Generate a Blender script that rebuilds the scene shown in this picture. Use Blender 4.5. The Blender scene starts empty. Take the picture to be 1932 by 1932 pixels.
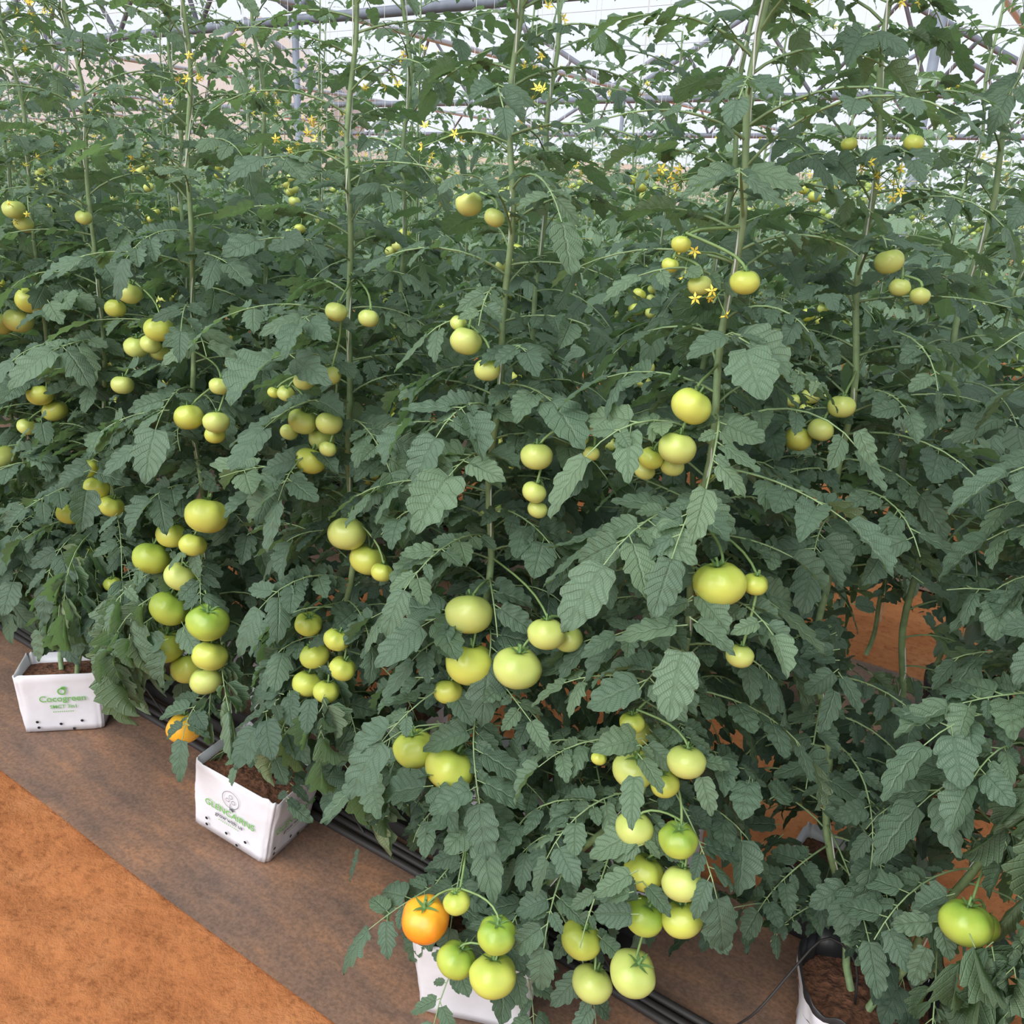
import bpy, math, random
import numpy as np
from mathutils import noise, Vector, Matrix

scene = bpy.context.scene
COL = scene.collection
rnd = random.Random(7)

# ---------------------------------------------------------------- materials
def new_mat(name):
    m = bpy.data.materials.new(name); m.use_nodes = True
    nt = m.node_tree; nt.nodes.clear()
    out = nt.nodes.new('ShaderNodeOutputMaterial')
    return m, nt, out
def N(nt, t, **kw):
    n = nt.nodes.new(t)
    for k, v in kw.items(): setattr(n, k, v)
    return n
def principled(nt, color=None, rough=.6, **kw):
    p = nt.nodes.new('ShaderNodeBsdfPrincipled')
    if color is not None: p.inputs['Base Color'].default_value = (*color, 1)
    p.inputs['Roughness'].default_value = rough
    for k, v in kw.items(): p.inputs[k].default_value = v
    return p
def ramp(nt, stops):
    r = nt.nodes.new('ShaderNodeValToRGB')
    cr = r.color_ramp
    while len(cr.elements) < len(stops): cr.elements.new(.5)
    for e, (p, c) in zip(cr.elements, stops):
        e.position = p; e.color = (*c, 1)
    return r
def simple_mat(name, color, rough=.6, nscale=None, amt=.15, bump=0, metallic=0):
    m, nt, out = new_mat(name)
    p = principled(nt, color, rough, Metallic=metallic)
    if nscale:
        no = N(nt, 'ShaderNodeTexNoise'); no.inputs['Scale'].default_value = nscale; no.inputs['Detail'].default_value = 5
        co = N(nt, 'ShaderNodeTexCoord'); nt.links.new(co.outputs['Object'], no.inputs['Vector'])
        r = ramp(nt, [(.3, tuple(c*(1-amt) for c in color)), (.7, tuple(min(1, c*(1+amt)) for c in color))])
        nt.links.new(no.outputs['Fac'], r.inputs['Fac']); nt.links.new(r.outputs['Color'], p.inputs['Base Color'])
        if bump:
            b = N(nt, 'ShaderNodeBump'); b.inputs['Strength'].default_value = bump; b.inputs['Distance'].default_value = .01
            nt.links.new(no.outputs['Fac'], b.inputs['Height']); nt.links.new(b.outputs['Normal'], p.inputs['Normal'])
    nt.links.new(p.outputs[0], out.inputs[0])
    return m

def leaf_material(name, stops):
    m, nt, out = new_mat(name)
    L = nt.links.new
    at = N(nt, 'ShaderNodeAttribute', attribute_name='tint')
    r = ramp(nt, stops)
    L(at.outputs['Fac'], r.inputs['Fac'])
    uv = N(nt, 'ShaderNodeUVMap')
    sep = N(nt, 'ShaderNodeSeparateXYZ'); L(uv.outputs[0], sep.inputs[0])
    ab = N(nt, 'ShaderNodeMath', operation='ABSOLUTE'); L(sep.outputs[1], ab.inputs[0])
    def veins(freq, slope, lo):
        m1 = N(nt, 'ShaderNodeMath', operation='MULTIPLY'); m1.inputs[1].default_value = slope; L(ab.outputs[0], m1.inputs[0])
        m2 = N(nt, 'ShaderNodeMath', operation='MULTIPLY_ADD'); m2.inputs[1].default_value = freq
        L(sep.outputs[0], m2.inputs[0]); L(m1.outputs[0], m2.inputs[2])
        m3 = N(nt, 'ShaderNodeMath', operation='MULTIPLY'); m3.inputs[1].default_value = 6.283; L(m2.outputs[0], m3.inputs[0])
        co = N(nt, 'ShaderNodeMath', operation='COSINE'); L(m3.outputs[0], co.inputs[0])
        vr = N(nt, 'ShaderNodeMapRange'); L(co.outputs[0], vr.inputs[0])
        vr.inputs[1].default_value = lo; vr.inputs[2].default_value = 1; vr.inputs[3].default_value = 0; vr.inputs[4].default_value = 1
        return vr
    v1 = veins(8, -1.8, .72); v2 = veins(16, 7.0, .4)
    mr = N(nt, 'ShaderNodeMapRange'); L(ab.outputs[0], mr.inputs[0])
    mr.inputs[1].default_value = 0; mr.inputs[2].default_value = .12; mr.inputs[3].default_value = 1.5; mr.inputs[4].default_value = 0
    mx = N(nt, 'ShaderNodeMath', operation='MAXIMUM'); L(mr.outputs[0], mx.inputs[0]); L(v1.outputs[0], mx.inputs[1])
    h = N(nt, 'ShaderNodeMath', operation='MULTIPLY_ADD'); h.inputs[1].default_value = .35; L(v2.outputs[0], h.inputs[0]); L(mx.outputs[0], h.inputs[2])
    mixc = N(nt, 'ShaderNodeMix', data_type='RGBA')
    mm = N(nt, 'ShaderNodeMath', operation='MULTIPLY'); mm.inputs[1].default_value = .13; L(h.outputs[0], mm.inputs[0])
    L(mm.outputs[0], mixc.inputs[0]); L(r.outputs[0], mixc.inputs[6]); mixc.inputs[7].default_value = (.25, .34, .21, 1)
    geo = N(nt, 'ShaderNodeNewGeometry')
    mixb = N(nt, 'ShaderNodeMix', data_type='RGBA')
    bf = N(nt, 'ShaderNodeMath', operation='MULTIPLY'); bf.inputs[1].default_value = .45; L(geo.outputs['Backfacing'], bf.inputs[0])
    L(bf.outputs[0], mixb.inputs[0]); L(mixc.outputs[2], mixb.inputs[6]); mixb.inputs[7].default_value = (.22, .30, .20, 1)
    p = principled(nt, rough=.56); p.inputs['Specular IOR Level'].default_value = .42
    L(mixb.outputs[2], p.inputs['Base Color'])
    hn = N(nt, 'ShaderNodeMath', operation='MULTIPLY'); hn.inputs[1].default_value = -1; L(h.outputs[0], hn.inputs[0])
    b = N(nt, 'ShaderNodeBump'); b.inputs['Strength'].default_value = .7; b.inputs['Distance'].default_value = .0028
    L(hn.outputs[0], b.inputs['Height']); L(b.outputs[0], p.inputs['Normal'])
    tr = N(nt, 'ShaderNodeBsdfTranslucent')
    br = N(nt, 'ShaderNodeMix', data_type='RGBA', blend_type='MULTIPLY'); br.inputs[0].default_value = 1
    L(mixb.outputs[2], br.inputs[6]); br.inputs[7].default_value = (1.4, 1.8, .9, 1); L(br.outputs[2], tr.inputs[0])
    ms = N(nt, 'ShaderNodeMixShader'); ms.inputs[0].default_value = .27
    L(p.outputs[0], ms.inputs[1]); L(tr.outputs[0], ms.inputs[2]); L(ms.outputs[0], out.inputs[0])
    return m

def tomato_material(name, low, high, shoulder, nscale=1.6):
    m, nt, out = new_mat(name); L = nt.links.new
    tc = N(nt, 'ShaderNodeTexCoord'); sep = N(nt, 'ShaderNodeSeparateXYZ'); L(tc.outputs['Object'], sep.inputs[0])
    no = N(nt, 'ShaderNodeTexNoise'); no.inputs['Scale'].default_value = nscale; no.inputs['Detail'].default_value = 3; L(tc.outputs['Object'], no.inputs['Vector'])
    a = N(nt, 'ShaderNodeMath', operation='MULTIPLY_ADD'); a.inputs[1].default_value = .8; L(no.outputs[0], a.inputs[0]); L(sep.outputs[2], a.inputs[2])
    mr = N(nt, 'ShaderNodeMapRange'); L(a.outputs[0], mr.inputs[0]); mr.inputs[1].default_value = -.6; mr.inputs[2].default_value = 1.35
    r = ramp(nt, [(0, low), (.60, high), (1, shoulder)]); L(mr.outputs[0], r.inputs[0])
    p = principled(nt, rough=.30); p.inputs['Specular IOR Level'].default_value = .45
    L(r.outputs[0], p.inputs['Base Color']); L(p.outputs[0], out.inputs[0])
    return m

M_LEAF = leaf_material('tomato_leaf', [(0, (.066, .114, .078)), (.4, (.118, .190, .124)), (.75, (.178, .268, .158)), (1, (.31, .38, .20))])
M_LEAF_HAZED = leaf_material('tomato_leaf_hazed', [(0, (.13, .20, .145)), (.4, (.195, .295, .20)), (.75, (.26, .37, .24)), (1, (.33, .38, .20))])  # paler copy of the leaf for far rows, distance haze painted into its colours
M_STEM = simple_mat('green_stem', (.22, .32, .15), .55, 40, .25, .2)
M_STALK = simple_mat('fruit_stalk_green', (.20, .31, .11), .55, 40, .2)
M_CALYX = simple_mat('calyx_green', (.13, .24, .07), .55, 30, .2)
M_PETAL = simple_mat('yellow_petal', (.90, .74, .10), .5, 30, .1)
M_TOM = [tomato_material('tomato_pale', (.57, .61, .19), (.51, .58, .155), (.38, .48, .11)),
         tomato_material('tomato_yellow_green', (.60, .60, .13), (.51, .565, .10), (.34, .44, .07)),
         tomato_material('tomato_green', (.50, .55, .10), (.37, .47, .07), (.17, .31, .04)),
         tomato_material('tomato_orange', (.84, .30, .02), (.84, .26, .02), (.82, .48, .04), 2.6),
         tomato_material('tomato_turning', (.84, .46, .04), (.80, .40, .03), (.60, .46, .05))]
M_TWINE = simple_mat('white_twine', (.75, .76, .72), .8)
M_BAG = simple_mat('white_bag_plastic', (.74, .74, .78), .38, 14, .05, .25)
M_BAGIN = simple_mat('black_bag_lining', (.02, .02, .022), .45)
M_COCO = simple_mat('coco_peat', (.15, .065, .035), .95, 90, .6, 1)
M_INKG = simple_mat('green_ink', (.16, .45, .10), .5)
M_INKD = simple_mat('dark_ink', (.08, .10, .12), .5)
M_HOLE = simple_mat('punched_hole_black', (.012, .012, .012), .8)
M_PIPE = simple_mat('black_polyethylene', (.025, .022, .021), .6)
M_STEEL = simple_mat('grey_painted_steel', (.19, .215, .26), .5, 6, .15)
M_WIRE = simple_mat('galvanised_wire', (.55, .57, .6), .4, metallic=.3)
M_WALL = simple_mat('beige_cladding', (.50, .44, .38), .8, 1.2, .04)
M_ROOFE = simple_mat('fibre_cement_roof', (.42, .40, .37), .8, 1.2, .08)

def soil_material():
    m, nt, out = new_mat('orange_soil'); L = nt.links.new
    tc = N(nt, 'ShaderNodeTexCoord')
    n1 = N(nt, 'ShaderNodeTexNoise'); n1.inputs['Scale'].default_value = 4; n1.inputs['Detail'].default_value = 10; n1.inputs['Roughness'].default_value = .7
    n2 = N(nt, 'ShaderNodeTexNoise'); n2.inputs['Scale'].default_value = 38; n2.inputs['Detail'].default_value = 8; n2.inputs['Roughness'].default_value = .65
    for n in (n1, n2): L(tc.outputs['Object'], n.inputs['Vector'])
    r = ramp(nt, [(.28, (.31, .108, .038)), (.5, (.41, .156, .057)), (.74, (.52, .225, .092))]); L(n1.outputs[0], r.inputs[0])
    r2 = ramp(nt, [(.33, (.68, .64, .62)), (.47, (1, 1, 1)), (.75, (1.1, 1.1, 1.1))]); L(n2.outputs[0], r2.inputs[0])
    mx = N(nt, 'ShaderNodeMix', data_type='RGBA', blend_type='MULTIPLY'); mx.inputs[0].default_value = 1
    L(r.outputs[0], mx.inputs[6]); L(r2.outputs[0], mx.inputs[7])
    p = principled(nt, rough=.95); p.inputs['Specular IOR Level'].default_value = .15; L(mx.outputs[2], p.inputs['Base Color'])
    b = N(nt, 'ShaderNodeBump'); b.inputs['Strength'].default_value = .85; b.inputs['Distance'].default_value = .012
    L(n2.outputs[0], b.inputs['Height']); L(b.outputs[0], p.inputs['Normal']); L(p.outputs[0], out.inputs[0])
    return m
def sheet_material():
    m, nt, out = new_mat('dusty_ground_cover'); L = nt.links.new
    tc = N(nt, 'ShaderNodeTexCoord')
    mp = N(nt, 'ShaderNodeMapping'); mp.inputs['Scale'].default_value = (1, 3.5, 1); L(tc.outputs['Object'], mp.inputs[0])
    n1 = N(nt, 'ShaderNodeTexNoise'); n1.inputs['Scale'].default_value = 3.0; n1.inputs['Detail'].default_value = 10; n1.inputs['Roughness'].default_value = .7; L(mp.outputs[0], n1.inputs['Vector'])
    n2 = N(nt, 'ShaderNodeTexNoise'); n2.inputs['Scale'].default_value = 120; n2.inputs['Detail'].default_value = 3; L(tc.outputs['Object'], n2.inputs['Vector'])
    r = ramp(nt, [(.30, (.105, .070, .055)), (.44, (.155, .094, .066)), (.56, (.205, .115, .072)), (.70, (.31, .152, .078))]); L(n1.outputs[0], r.inputs[0])
    r2 = ramp(nt, [(.35, (.78, .78, .78)), (.62, (1.1, 1.1, 1.1))]); L(n2.outputs[0], r2.inputs[0])
    mx = N(nt, 'ShaderNodeMix', data_type='RGBA', blend_type='MULTIPLY'); mx.inputs[0].default_value = 1
    L(r.outputs[0], mx.inputs[6]); L(r2.outputs[0], mx.inputs[7])
    p = principled(nt, rough=.65); L(mx.outputs[2], p.inputs['Base Color'])
    b = N(nt, 'ShaderNodeBump'); b.inputs['Strength'].default_value = .3; b.inputs['Distance'].default_value = .004
    L(n2.outputs[0], b.inputs['Height']); L(b.outputs[0], p.inputs['Normal']); L(p.outputs[0], out.inputs[0])
    return m
def film_material():
    m, nt, out = new_mat('clear_roof_film'); L = nt.links.new
    t = N(nt, 'ShaderNodeBsdfTransparent'); t.inputs[0].default_value = (.985, .99, 1, 1)
    d = N(nt, 'ShaderNodeBsdfTranslucent'); d.inputs[0].default_value = (.92, .94, 1, 1)
    ms = N(nt, 'ShaderNodeMixShader'); ms.inputs[0].default_value = .05
    L(t.outputs[0], ms.inputs[1]); L(d.outputs[0], ms.inputs[2]); L(ms.outputs[0], out.inputs[0])
    return m
M_SOIL = soil_material(); M_SHEET = sheet_material(); M_FILM = film_material()

# ---------------------------------------------------------------- mesh builder
class MB:
    def __init__(s): s.V = []; s.F = []; s.U = []; s.T = []; s.M = []; s.n = 0
    def add(s, v, f, uv=None, tint=.4, mat=0):
        v = np.asarray(v, float); f = np.asarray(f, int)
        s.V.append(v); s.F.append(f + s.n); s.n += len(v)
        s.U.append(np.zeros((len(v), 2)) if uv is None else uv)
        s.T.append(np.full(len(v), tint)); s.M.append(np.full(len(f), mat))
    def merge(s, o, R=None, off=(0, 0, 0)):
        v = np.concatenate(o.V); v = (v @ R.T if R is not None else v) + np.asarray(off)
        s.V.append(v); s.F.append(np.concatenate(o.F) + s.n); s.n += len(v)
        s.U.append(np.concatenate(o.U)); s.T.append(np.concatenate(o.T)); s.M.append(np.concatenate(o.M))
    def mesh(s, name, mats, off=(0, 0, 0), smooth=True):
        me = bpy.data.meshes.new(name)
        v = np.concatenate(s.V) - np.asarray(off); f = np.concatenate(s.F)
        me.from_pydata(v.tolist(), [], f.tolist())
        me.polygons.foreach_set('material_index', np.concatenate(s.M).astype(np.int32))
        if smooth: me.polygons.foreach_set('use_smooth', np.ones(len(f), bool))
        uvl = me.uv_layers.new(name='UVMap')
        li = np.empty(len(me.loops), np.int32); me.loops.foreach_get('vertex_index', li)
        uvl.data.foreach_set('uv', np.concatenate(s.U)[li].astype(np.float32).ravel())
        a = me.attributes.new('tint', 'FLOAT', 'POINT'); a.data.foreach_set('value', np.concatenate(s.T).astype(np.float32))
        for m in mats: me.materials.append(m)
        me.update(); return me

def nrm(v):
    v = np.asarray(v, float); return v/(math.sqrt(v[0]*v[0]+v[1]*v[1]+v[2]*v[2])+1e-9)
def cross(a, b): return np.array([a[1]*b[2]-a[2]*b[1], a[2]*b[0]-a[0]*b[2], a[0]*b[1]-a[1]*b[0]])
def tube(mb, pts, rad, sides=6, mat=0, tint=.6, cap=True):
    pts = np.asarray(pts, float); n = len(pts)
    rad = np.broadcast_to(rad, (n,)) if np.ndim(rad) == 0 else np.asarray(rad)
    tan = np.gradient(pts, axis=0)
    ref = np.array([0, 0, 1.]) if abs(nrm(tan[0])[2]) < .8 else np.array([1., 0, 0])
    V = []
    ang = np.linspace(0, 2*np.pi, sides, endpoint=False); ca = np.cos(ang)[:, None]; sa = np.sin(ang)[:, None]
    for i in range(n):
        t = nrm(tan[i]); a = nrm(ref - t*np.dot(ref, t)); b = cross(t, a); ref = a
        V.append(pts[i] + rad[i]*(ca*a + sa*b))
    V = np.concatenate(V); F = []
    for i in range(n-1):
        for k in range(sides):
            k2 = (k+1) % sides
            F.append((i*sides+k, i*sides+k2, (i+1)*sides+k2, (i+1)*sides+k))
    if cap and sides % 2 == 0:
        for base in (0, (n-1)*sides):
            for k in range(1, sides-1, 2):
                F.append((base, base+k, base+k+1, base+(k+2) % sides))
    mb.add(V, F, None, tint, mat)
def smooth_path(pts, n):
    pts = np.asarray(pts, float)
    d = np.r_[0, np.cumsum(np.linalg.norm(np.diff(pts, axis=0), axis=1))]
    t = np.linspace(0, d[-1], n)
    out = np.stack([np.interp(t, d, pts[:, k]) for k in range(pts.shape[1])], 1)
    for _ in range(2):
        o = out.copy(); o[1:-1] = (out[:-2] + 2*out[1:-1] + out[2:])/4; out = o
    return out

def add_obj(name, data, loc=(0, 0, 0), parent=None, **props):
    o = bpy.data.objects.new(name, data); o.location = loc
    COL.objects.link(o)
    if parent: o.parent = parent
    for k, v in props.items(): o[k] = v
    return o

# ---------------------------------------------------------------- leaves
def leaflet(seed, nl, cols, fold, droop, curl, wide=1.0):
    r = random.Random(seed)
    t = np.linspace(0, 1, nl+1)
    w = np.clip(t, 0, 1)**.55*np.clip(1-t, 0, 1)**.92; w = w/w.max()*r.uniform(.27, .34)*wide
    V = []; UV = []
    ph = r.uniform(0, 6)
    pat = [1.08, .99, .84, .94]; fw = [.04, .045, .0, .015]; o = r.randrange(4)
    for i in range(nl+1):
        end = i in (0, nl)
        for sgn_u in cols:
            u = sgn_u; a = abs(u); k = (i+o+(1 if u < 0 else 0)) % 4
            jag = 1 if end or nl < 8 else pat[k]
            ww = w[i]*(1+(jag-1)*a**2)
            y = u*ww*(1+.06*math.sin(ph+i*1.3)*np.sign(u))
            x = t[i]+(0 if end or nl < 8 else fw[k]*a) - (.10*a if 0 < t[i] < .2 else 0)
            z = fold*abs(y) - droop*t[i]**2 + curl*(y/.3)**2*(-.22) + .018*math.sin(ph+i*1.5+u*2)
            if nl >= 8 and 0.2 < a < .8: z += .012*(1 if (i//2) % 2 else -1)
            if a == 1 and nl >= 8: z += .014*math.sin(ph+i*2.2)
            V.append((x, y, z)); UV.append((t[i], u))
    nc = len(cols); F = []
    for i in range(nl):
        for k in range(nc-1):
            F.append((i*nc+k, (i+1)*nc+k, (i+1)*nc+k+1, i*nc+k+1))
    return np.array(V), np.array(F), np.array(UV)
C5 = (-1, -.5, 0, .5, 1); C3 = (-1, 0, 1)
HI = [leaflet(i, 16, C5, [.22, .1, .45, .28, .15, .5][i % 6], [.10, .22, .32, .06, .4, .18][i % 6], [.2, 0, -.2, .4, .6, .1][i % 6]) for i in range(8)]
CURL = [leaflet(20+i, 14, C5, [2.6, -2.2, 3.2, 2.2][i], [.4, .55, .3, .8][i], [.6, 2.0, -1.2, -2.0][i], .46) for i in range(4)]
MID = [leaflet(30+i, 10, C5, [.25, .1, .4, .3][i], [.12, .3, .4, .2][i], [.3, 0, .6, -.2][i]) for i in range(4)]
LO = [leaflet(40+i, 4, C3, [.3, .1, .4][i], [.15, .35, .45][i], [.2, 0, .5][i]) for i in range(3)]

UP = np.array([0, 0, 1.])
EYE = np.array([0, 0, 1.6])
def put_leaflet(mb, p, f, nvec, size, tint, tpls, r):
    f = nrm(f); n = nrm(nvec - f*np.dot(nvec, f)); s = cross(n, f)
    v, F, uv = tpls[r.randrange(len(tpls))]
    wsc = r.uniform(.85, 1.15)
    V = p + size*(v[:, :1]*f + v[:, 1:2]*wsc*s + v[:, 2:3]*n)
    if V[:, 2].min() < .02: return
    mb.add(V, F, uv, tint, 0)

def add_leaf(mb, base, az, length, e0, e1, size, tint, r, q, blocked=None, curl=False):
    n = 8 if q > 0 else 4
    seg = length/n; pts = [np.asarray(base, float)]; tw = r.uniform(-.6, .6)
    tans = []
    for i in range(n):
        u = (i+.5)/n; e = e0+(e1-e0)*u**1.1; a = az+tw*u
        d = np.array([math.cos(e)*math.cos(a), math.cos(e)*math.sin(a), math.sin(e)])
        tans.append(d); pts.append(pts[-1]+d*seg)
    pts = np.array(pts)
    if pts[:, 2].min() < .06: return
    tans.append(tans[-1])
    if blocked is None or not (blocked(pts[n//2], .02) or blocked(pts[-2], .02)):
        tube(mb, pts, np.linspace(.0024 if q > 1 else .0022, .001, n+1), 4 if q > 1 else 3, 1, .6, cap=False)
    out = np.array([math.cos(az), math.sin(az), 0])
    tpls = {2: HI, 1: MID, 0: LO}[q]
    if curl: tpls = CURL
    def at(u):
        k = u*n; i = min(int(k), n-1); w = k-i
        return pts[i]*(1-w)+pts[i+1]*w, tans[i]
    if q > 0:
        items = [(.20, .68), (.38, .85), (.60, 1.0), (.82, .95)]
        small = [(.29, .45), (.49, .48), (.71, .48)] if q > 1 else [(.5, .42)]
    else:
        items = [(.3, .7), (.55, .95), (.82, .95)]; small = []
    for u, sc in items+small:
        for sd in (-1, 1):
            p, T = at(u+r.uniform(-.05, .05))
            S = nrm(cross(UP, T)+1e-3)*sd
            a = math.radians(r.uniform(45, 80))
            f = T*math.cos(a)+S*math.sin(a); f[2] -= r.uniform(-.05, .5)+(1.3 if curl else 0); f = nrm(f)
            sz = size*sc*r.uniform(.75, 1.2)
            p2 = p+f*sz*.18
            if blocked is not None and blocked(p2+f*sz*.5, sz*.42): continue
            nv = UP*.9+out*.45+np.array([r.uniform(-.45, .45) for _ in range(3)])
            if q > 1: tube(mb, [p, p2+f*sz*.03], [.0012, .001], 3, 1, .6, cap=False)
            put_leaflet(mb, p2, f, nv, sz, min(1, max(0, tint+r.uniform(-.14, .14))), tpls, r)
    p, T = at(1.0)
    f = nrm(T+np.array([0, 0, -.15])); sz = size*r.uniform(1.05, 1.4)
    if blocked is None or not blocked(p+f*sz*.5, sz*.42):
        put_leaflet(mb, p, f, UP*.9+out*.6+np.array([r.uniform(-.3, .3) for _ in range(3)]), sz, min(1, max(0, tint+r.uniform(-.1, .1))), tpls, r)

def flower(mb, c, s, r, mat):
    d = nrm([r.uniform(-1, 1), r.uniform(-1, 1), r.uniform(-.8, .2)]); a = nrm(cross(d, np.array([0.1, .2, 1]))); b = cross(d, a)
    for k in range(5):
        t = k*2*math.pi/5; o = math.cos(t)*a+math.sin(t)*b; q = cross(d, o)
        V = [c, c+s*(.45*o+.2*q), c+s*(1.0*o-.35*d), c+s*(.45*o-.2*q)]
        mb.add(V, [(0, 1, 2, 3)], None, .5, mat)
    tube(mb, [c, c+d*s*.5], [s*.15, s*.05], 4, mat, .5)

def grow_foliage(mb, path, zmin, ztop, r, q, blocked=None, gap=.042, lscale=1.0, tintoff=0, low_curl=False, big=1.0):
    path = np.asarray(path)
    zs = path[:, 2]; order = np.argsort(zs)
    az = r.uniform(0, 6.28); z = zmin
    while z < ztop:
        az += 2.4+r.uniform(-.5, .5)
        p = np.array([np.interp(z, zs[order], path[order, k]) for k in range(3)])
        ft = min(1, max(0, (z-1.25)/.5))
        if z < .75:
            e0 = math.radians(r.uniform(0, 35)); e1 = math.radians(r.uniform(-85, -35)); ln = r.uniform(.17, .30)
        elif z < 1.5:
            e0 = math.radians(r.uniform(10, 50)); e1 = math.radians(r.uniform(-60, -5)); ln = r.uniform(.14, .27)
        else:
            e0 = math.radians(r.uniform(15, 55)); e1 = math.radians(r.uniform(-50, 0)); ln = r.uniform(.16, .30)
        size = (.074*(1-ft)+.042*ft)*r.uniform(.72, 1.35)*big
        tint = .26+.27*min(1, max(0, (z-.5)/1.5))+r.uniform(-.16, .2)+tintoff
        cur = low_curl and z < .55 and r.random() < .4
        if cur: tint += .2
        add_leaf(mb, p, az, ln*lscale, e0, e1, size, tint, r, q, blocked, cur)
        z += gap*r.uniform(.7, 1.3)*(1+.62*ft)

# ---------------------------------------------------------------- tomatoes
def tomato_mesh(i, mat):
    r = random.Random(i); mb = MB(); nu, nv = 32, 18; V = []
    ph = r.uniform(0, 6); ribs = r.choice([4, 5, 6])
    for j in range(nv+1):
        t = math.pi*j/nv
        for k in range(nu):
            a = 2*math.pi*k/nu
            rr = math.sin(t)**.90 if 0 < j < nv else 0
            rib = 1+.065*math.cos(ribs*a+ph)*(max(0, math.cos(t))**.4)*math.sin(t)+.022*math.sin(2*a+ph)+.012*math.cos(ribs*a+ph)
            z = math.cos(t)*.83
            z -= .18*math.exp(-(rr/.28)**2) if t < math.pi/2 else 0
            z += .02*math.exp(-(rr/.15)**2) if t > math.pi/2 else 0
            V.append((rr*rib*math.cos(a), rr*rib*math.sin(a), z))
    F = [(j*nu+k, (j+1)*nu+k, (j+1)*nu+(k+1) % nu, j*nu+(k+1) % nu) for j in range(nv) for k in range(nu)]
    mb.add(V, F); return mb.mesh('tomato', [mat])
TOM = [[tomato_mesh(10*m+i, M_TOM[m]) for i in range(3)] for m in range(5)]
def calyx_mesh(i):
    r = random.Random(i); mb = MB()
    for k in range(6):
        a = k*math.pi/3+r.uniform(-.15, .15); L = r.uniform(.45, .68); o = np.array([math.cos(a), math.sin(a), 0]); s = np.array([-o[1], o[0], 0])
        V = []
        for t, w, z in ((0, .055, .69), (.35, .075, .76), (.7, .04, .80+r.uniform(0, .1)), (1, .005, .83+r.uniform(-.08, .22))):
            V += [o*L*t-s*w+UP*z, o*L*t+s*w+UP*z]
        mb.add(V, [(0, 1, 3, 2), (2, 3, 5, 4), (4, 5, 7, 6)])
    tube(mb, [(0, 0, .62), (0, 0, .92), (.04, .02, 1.08)], [.09, .055, .06], 6)
    return mb.mesh('calyx', [M_CALYX])
CAL = [calyx_mesh(i) for i in range(3)]

def add_tomato(parent, pos, rad, kind, r, base):
    loc = np.asarray(pos)-np.asarray(base)
    t = add_obj('tomato', TOM[kind][r.randrange(3)], loc, parent)
    t.scale = (rad*1.03, rad*1.03, rad*1.03); t.rotation_mode = 'ZYX'
    t.rotation_euler = (r.uniform(-.5, .15), r.uniform(-.35, .35), r.uniform(0, 6.28))
    if kind == 3: t['label'] = 'ripening orange tomato'
    if kind == 4: t['label'] = 'tomato turning yellow-orange'
    add_obj('calyx', CAL[r.randrange(3)], (0, 0, 0), t)
    return t
def stalk_meshes(fruits, path, base):
    """one mesh per truss: the fruits that share a stalk"""
    fs = sorted(fruits, key=lambda f: -f[0][2]); groups = {}
    comp = {}
    for i, (p, rad, k) in enumerate(fs):
        top = np.asarray(p)+UP*rad*.80
        best = None; bd = .14; bj = None
        for j, (p2, r2, k2) in enumerate(fs[:i]):
            d = np.linalg.norm(np.asarray(p2)-p)
            if p2[2]-p[2] > .01 and d < bd: bd = d; bj = j; best = np.asarray(p2)+np.array([0, 0.01, r2*.82+.004])
        if best is None:
            j = np.argmin(np.abs(path[:, 2]-(p[2]+.045))); best = path[j]; comp[i] = i
        else: comp[i] = comp[bj]
        mid = (top+best)/2+UP*.004+np.array([0, .02, 0]); mid[2] = max(mid[2], top[2]+.008)
        pts = smooth_path([top+np.array([0, .006, -.004]), top+np.array([0, .010, .008]), mid, best], 7)
        tube(groups.setdefault(comp[i], MB()), pts, .0022, 5, 0)
    return [g.mesh('fruit_stalk', [M_STALK], base) for g in groups.values()]

# fruit seen from the aisle: packed x, z (2.5 mm steps) and radius (1.4 mm steps), per plant, on that plant's aisle side
SURVEY = {
'D': (1.14, 'quewkqpe7jq8dxdqjdtcq2dnbroc5qs4c5dqqgpbrggtdqdh99q9gy8qq6ymrk73mqy5zorr69nr454ors5aops3mqr03ltq62sqqc8lhpv839qj83pr581hrj8rlqg93es6b1e'),
'C': (1.14, 'mbhnfmyhgbmdfbimvevfm3flamo9ztmt8yvny9atoja7moq9yhlc6aumc69ym781jlq1rzmp16snq2hrnp1bxmo2ujo1diio1cueo1chcome2aoxe09p3dr9'),
'G': (1.16, 'i2c5lhtczkikd2ihzcjihccndincjcj2aorjca1pk4a2fhp80kir80jhx79miv79khn6enic6gkitffejpfedhvdveime3fhddjcgudg9'),
'B': (1.16, 'e49vxcg8wpde8vmbn81wcv7urc66oye06wybt5fzdy5vtc94nvdq51rcc2wwdtcdneucfjejc1gewdaf'),
'A': (1.18, 'ckebmbgdqkc1dvgbpdlgb8f2kajelh8v9dm998vm7585n8f9uk7y6ykaqcni966gg'),
'Z': (1.20, '65ecr5adoq43dfn5ubjn5sazn50afi2z91r9agrd5qgsj5jgeh'),
'E': (1.45, 'sjh3fssgpbt4glaridugrxe4fs6ekfrkiw8skixa'),
'F': (1.30, 'w46jrwc66k')}
def dec(s, n):
    return [(int(s[i:i+2], 36)*.0025-2.9, n, int(s[i+2:i+4], 36)*.0025, int(s[i+4], 36)*.0014) for i in range(0, len(s)-4, 5)]

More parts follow.
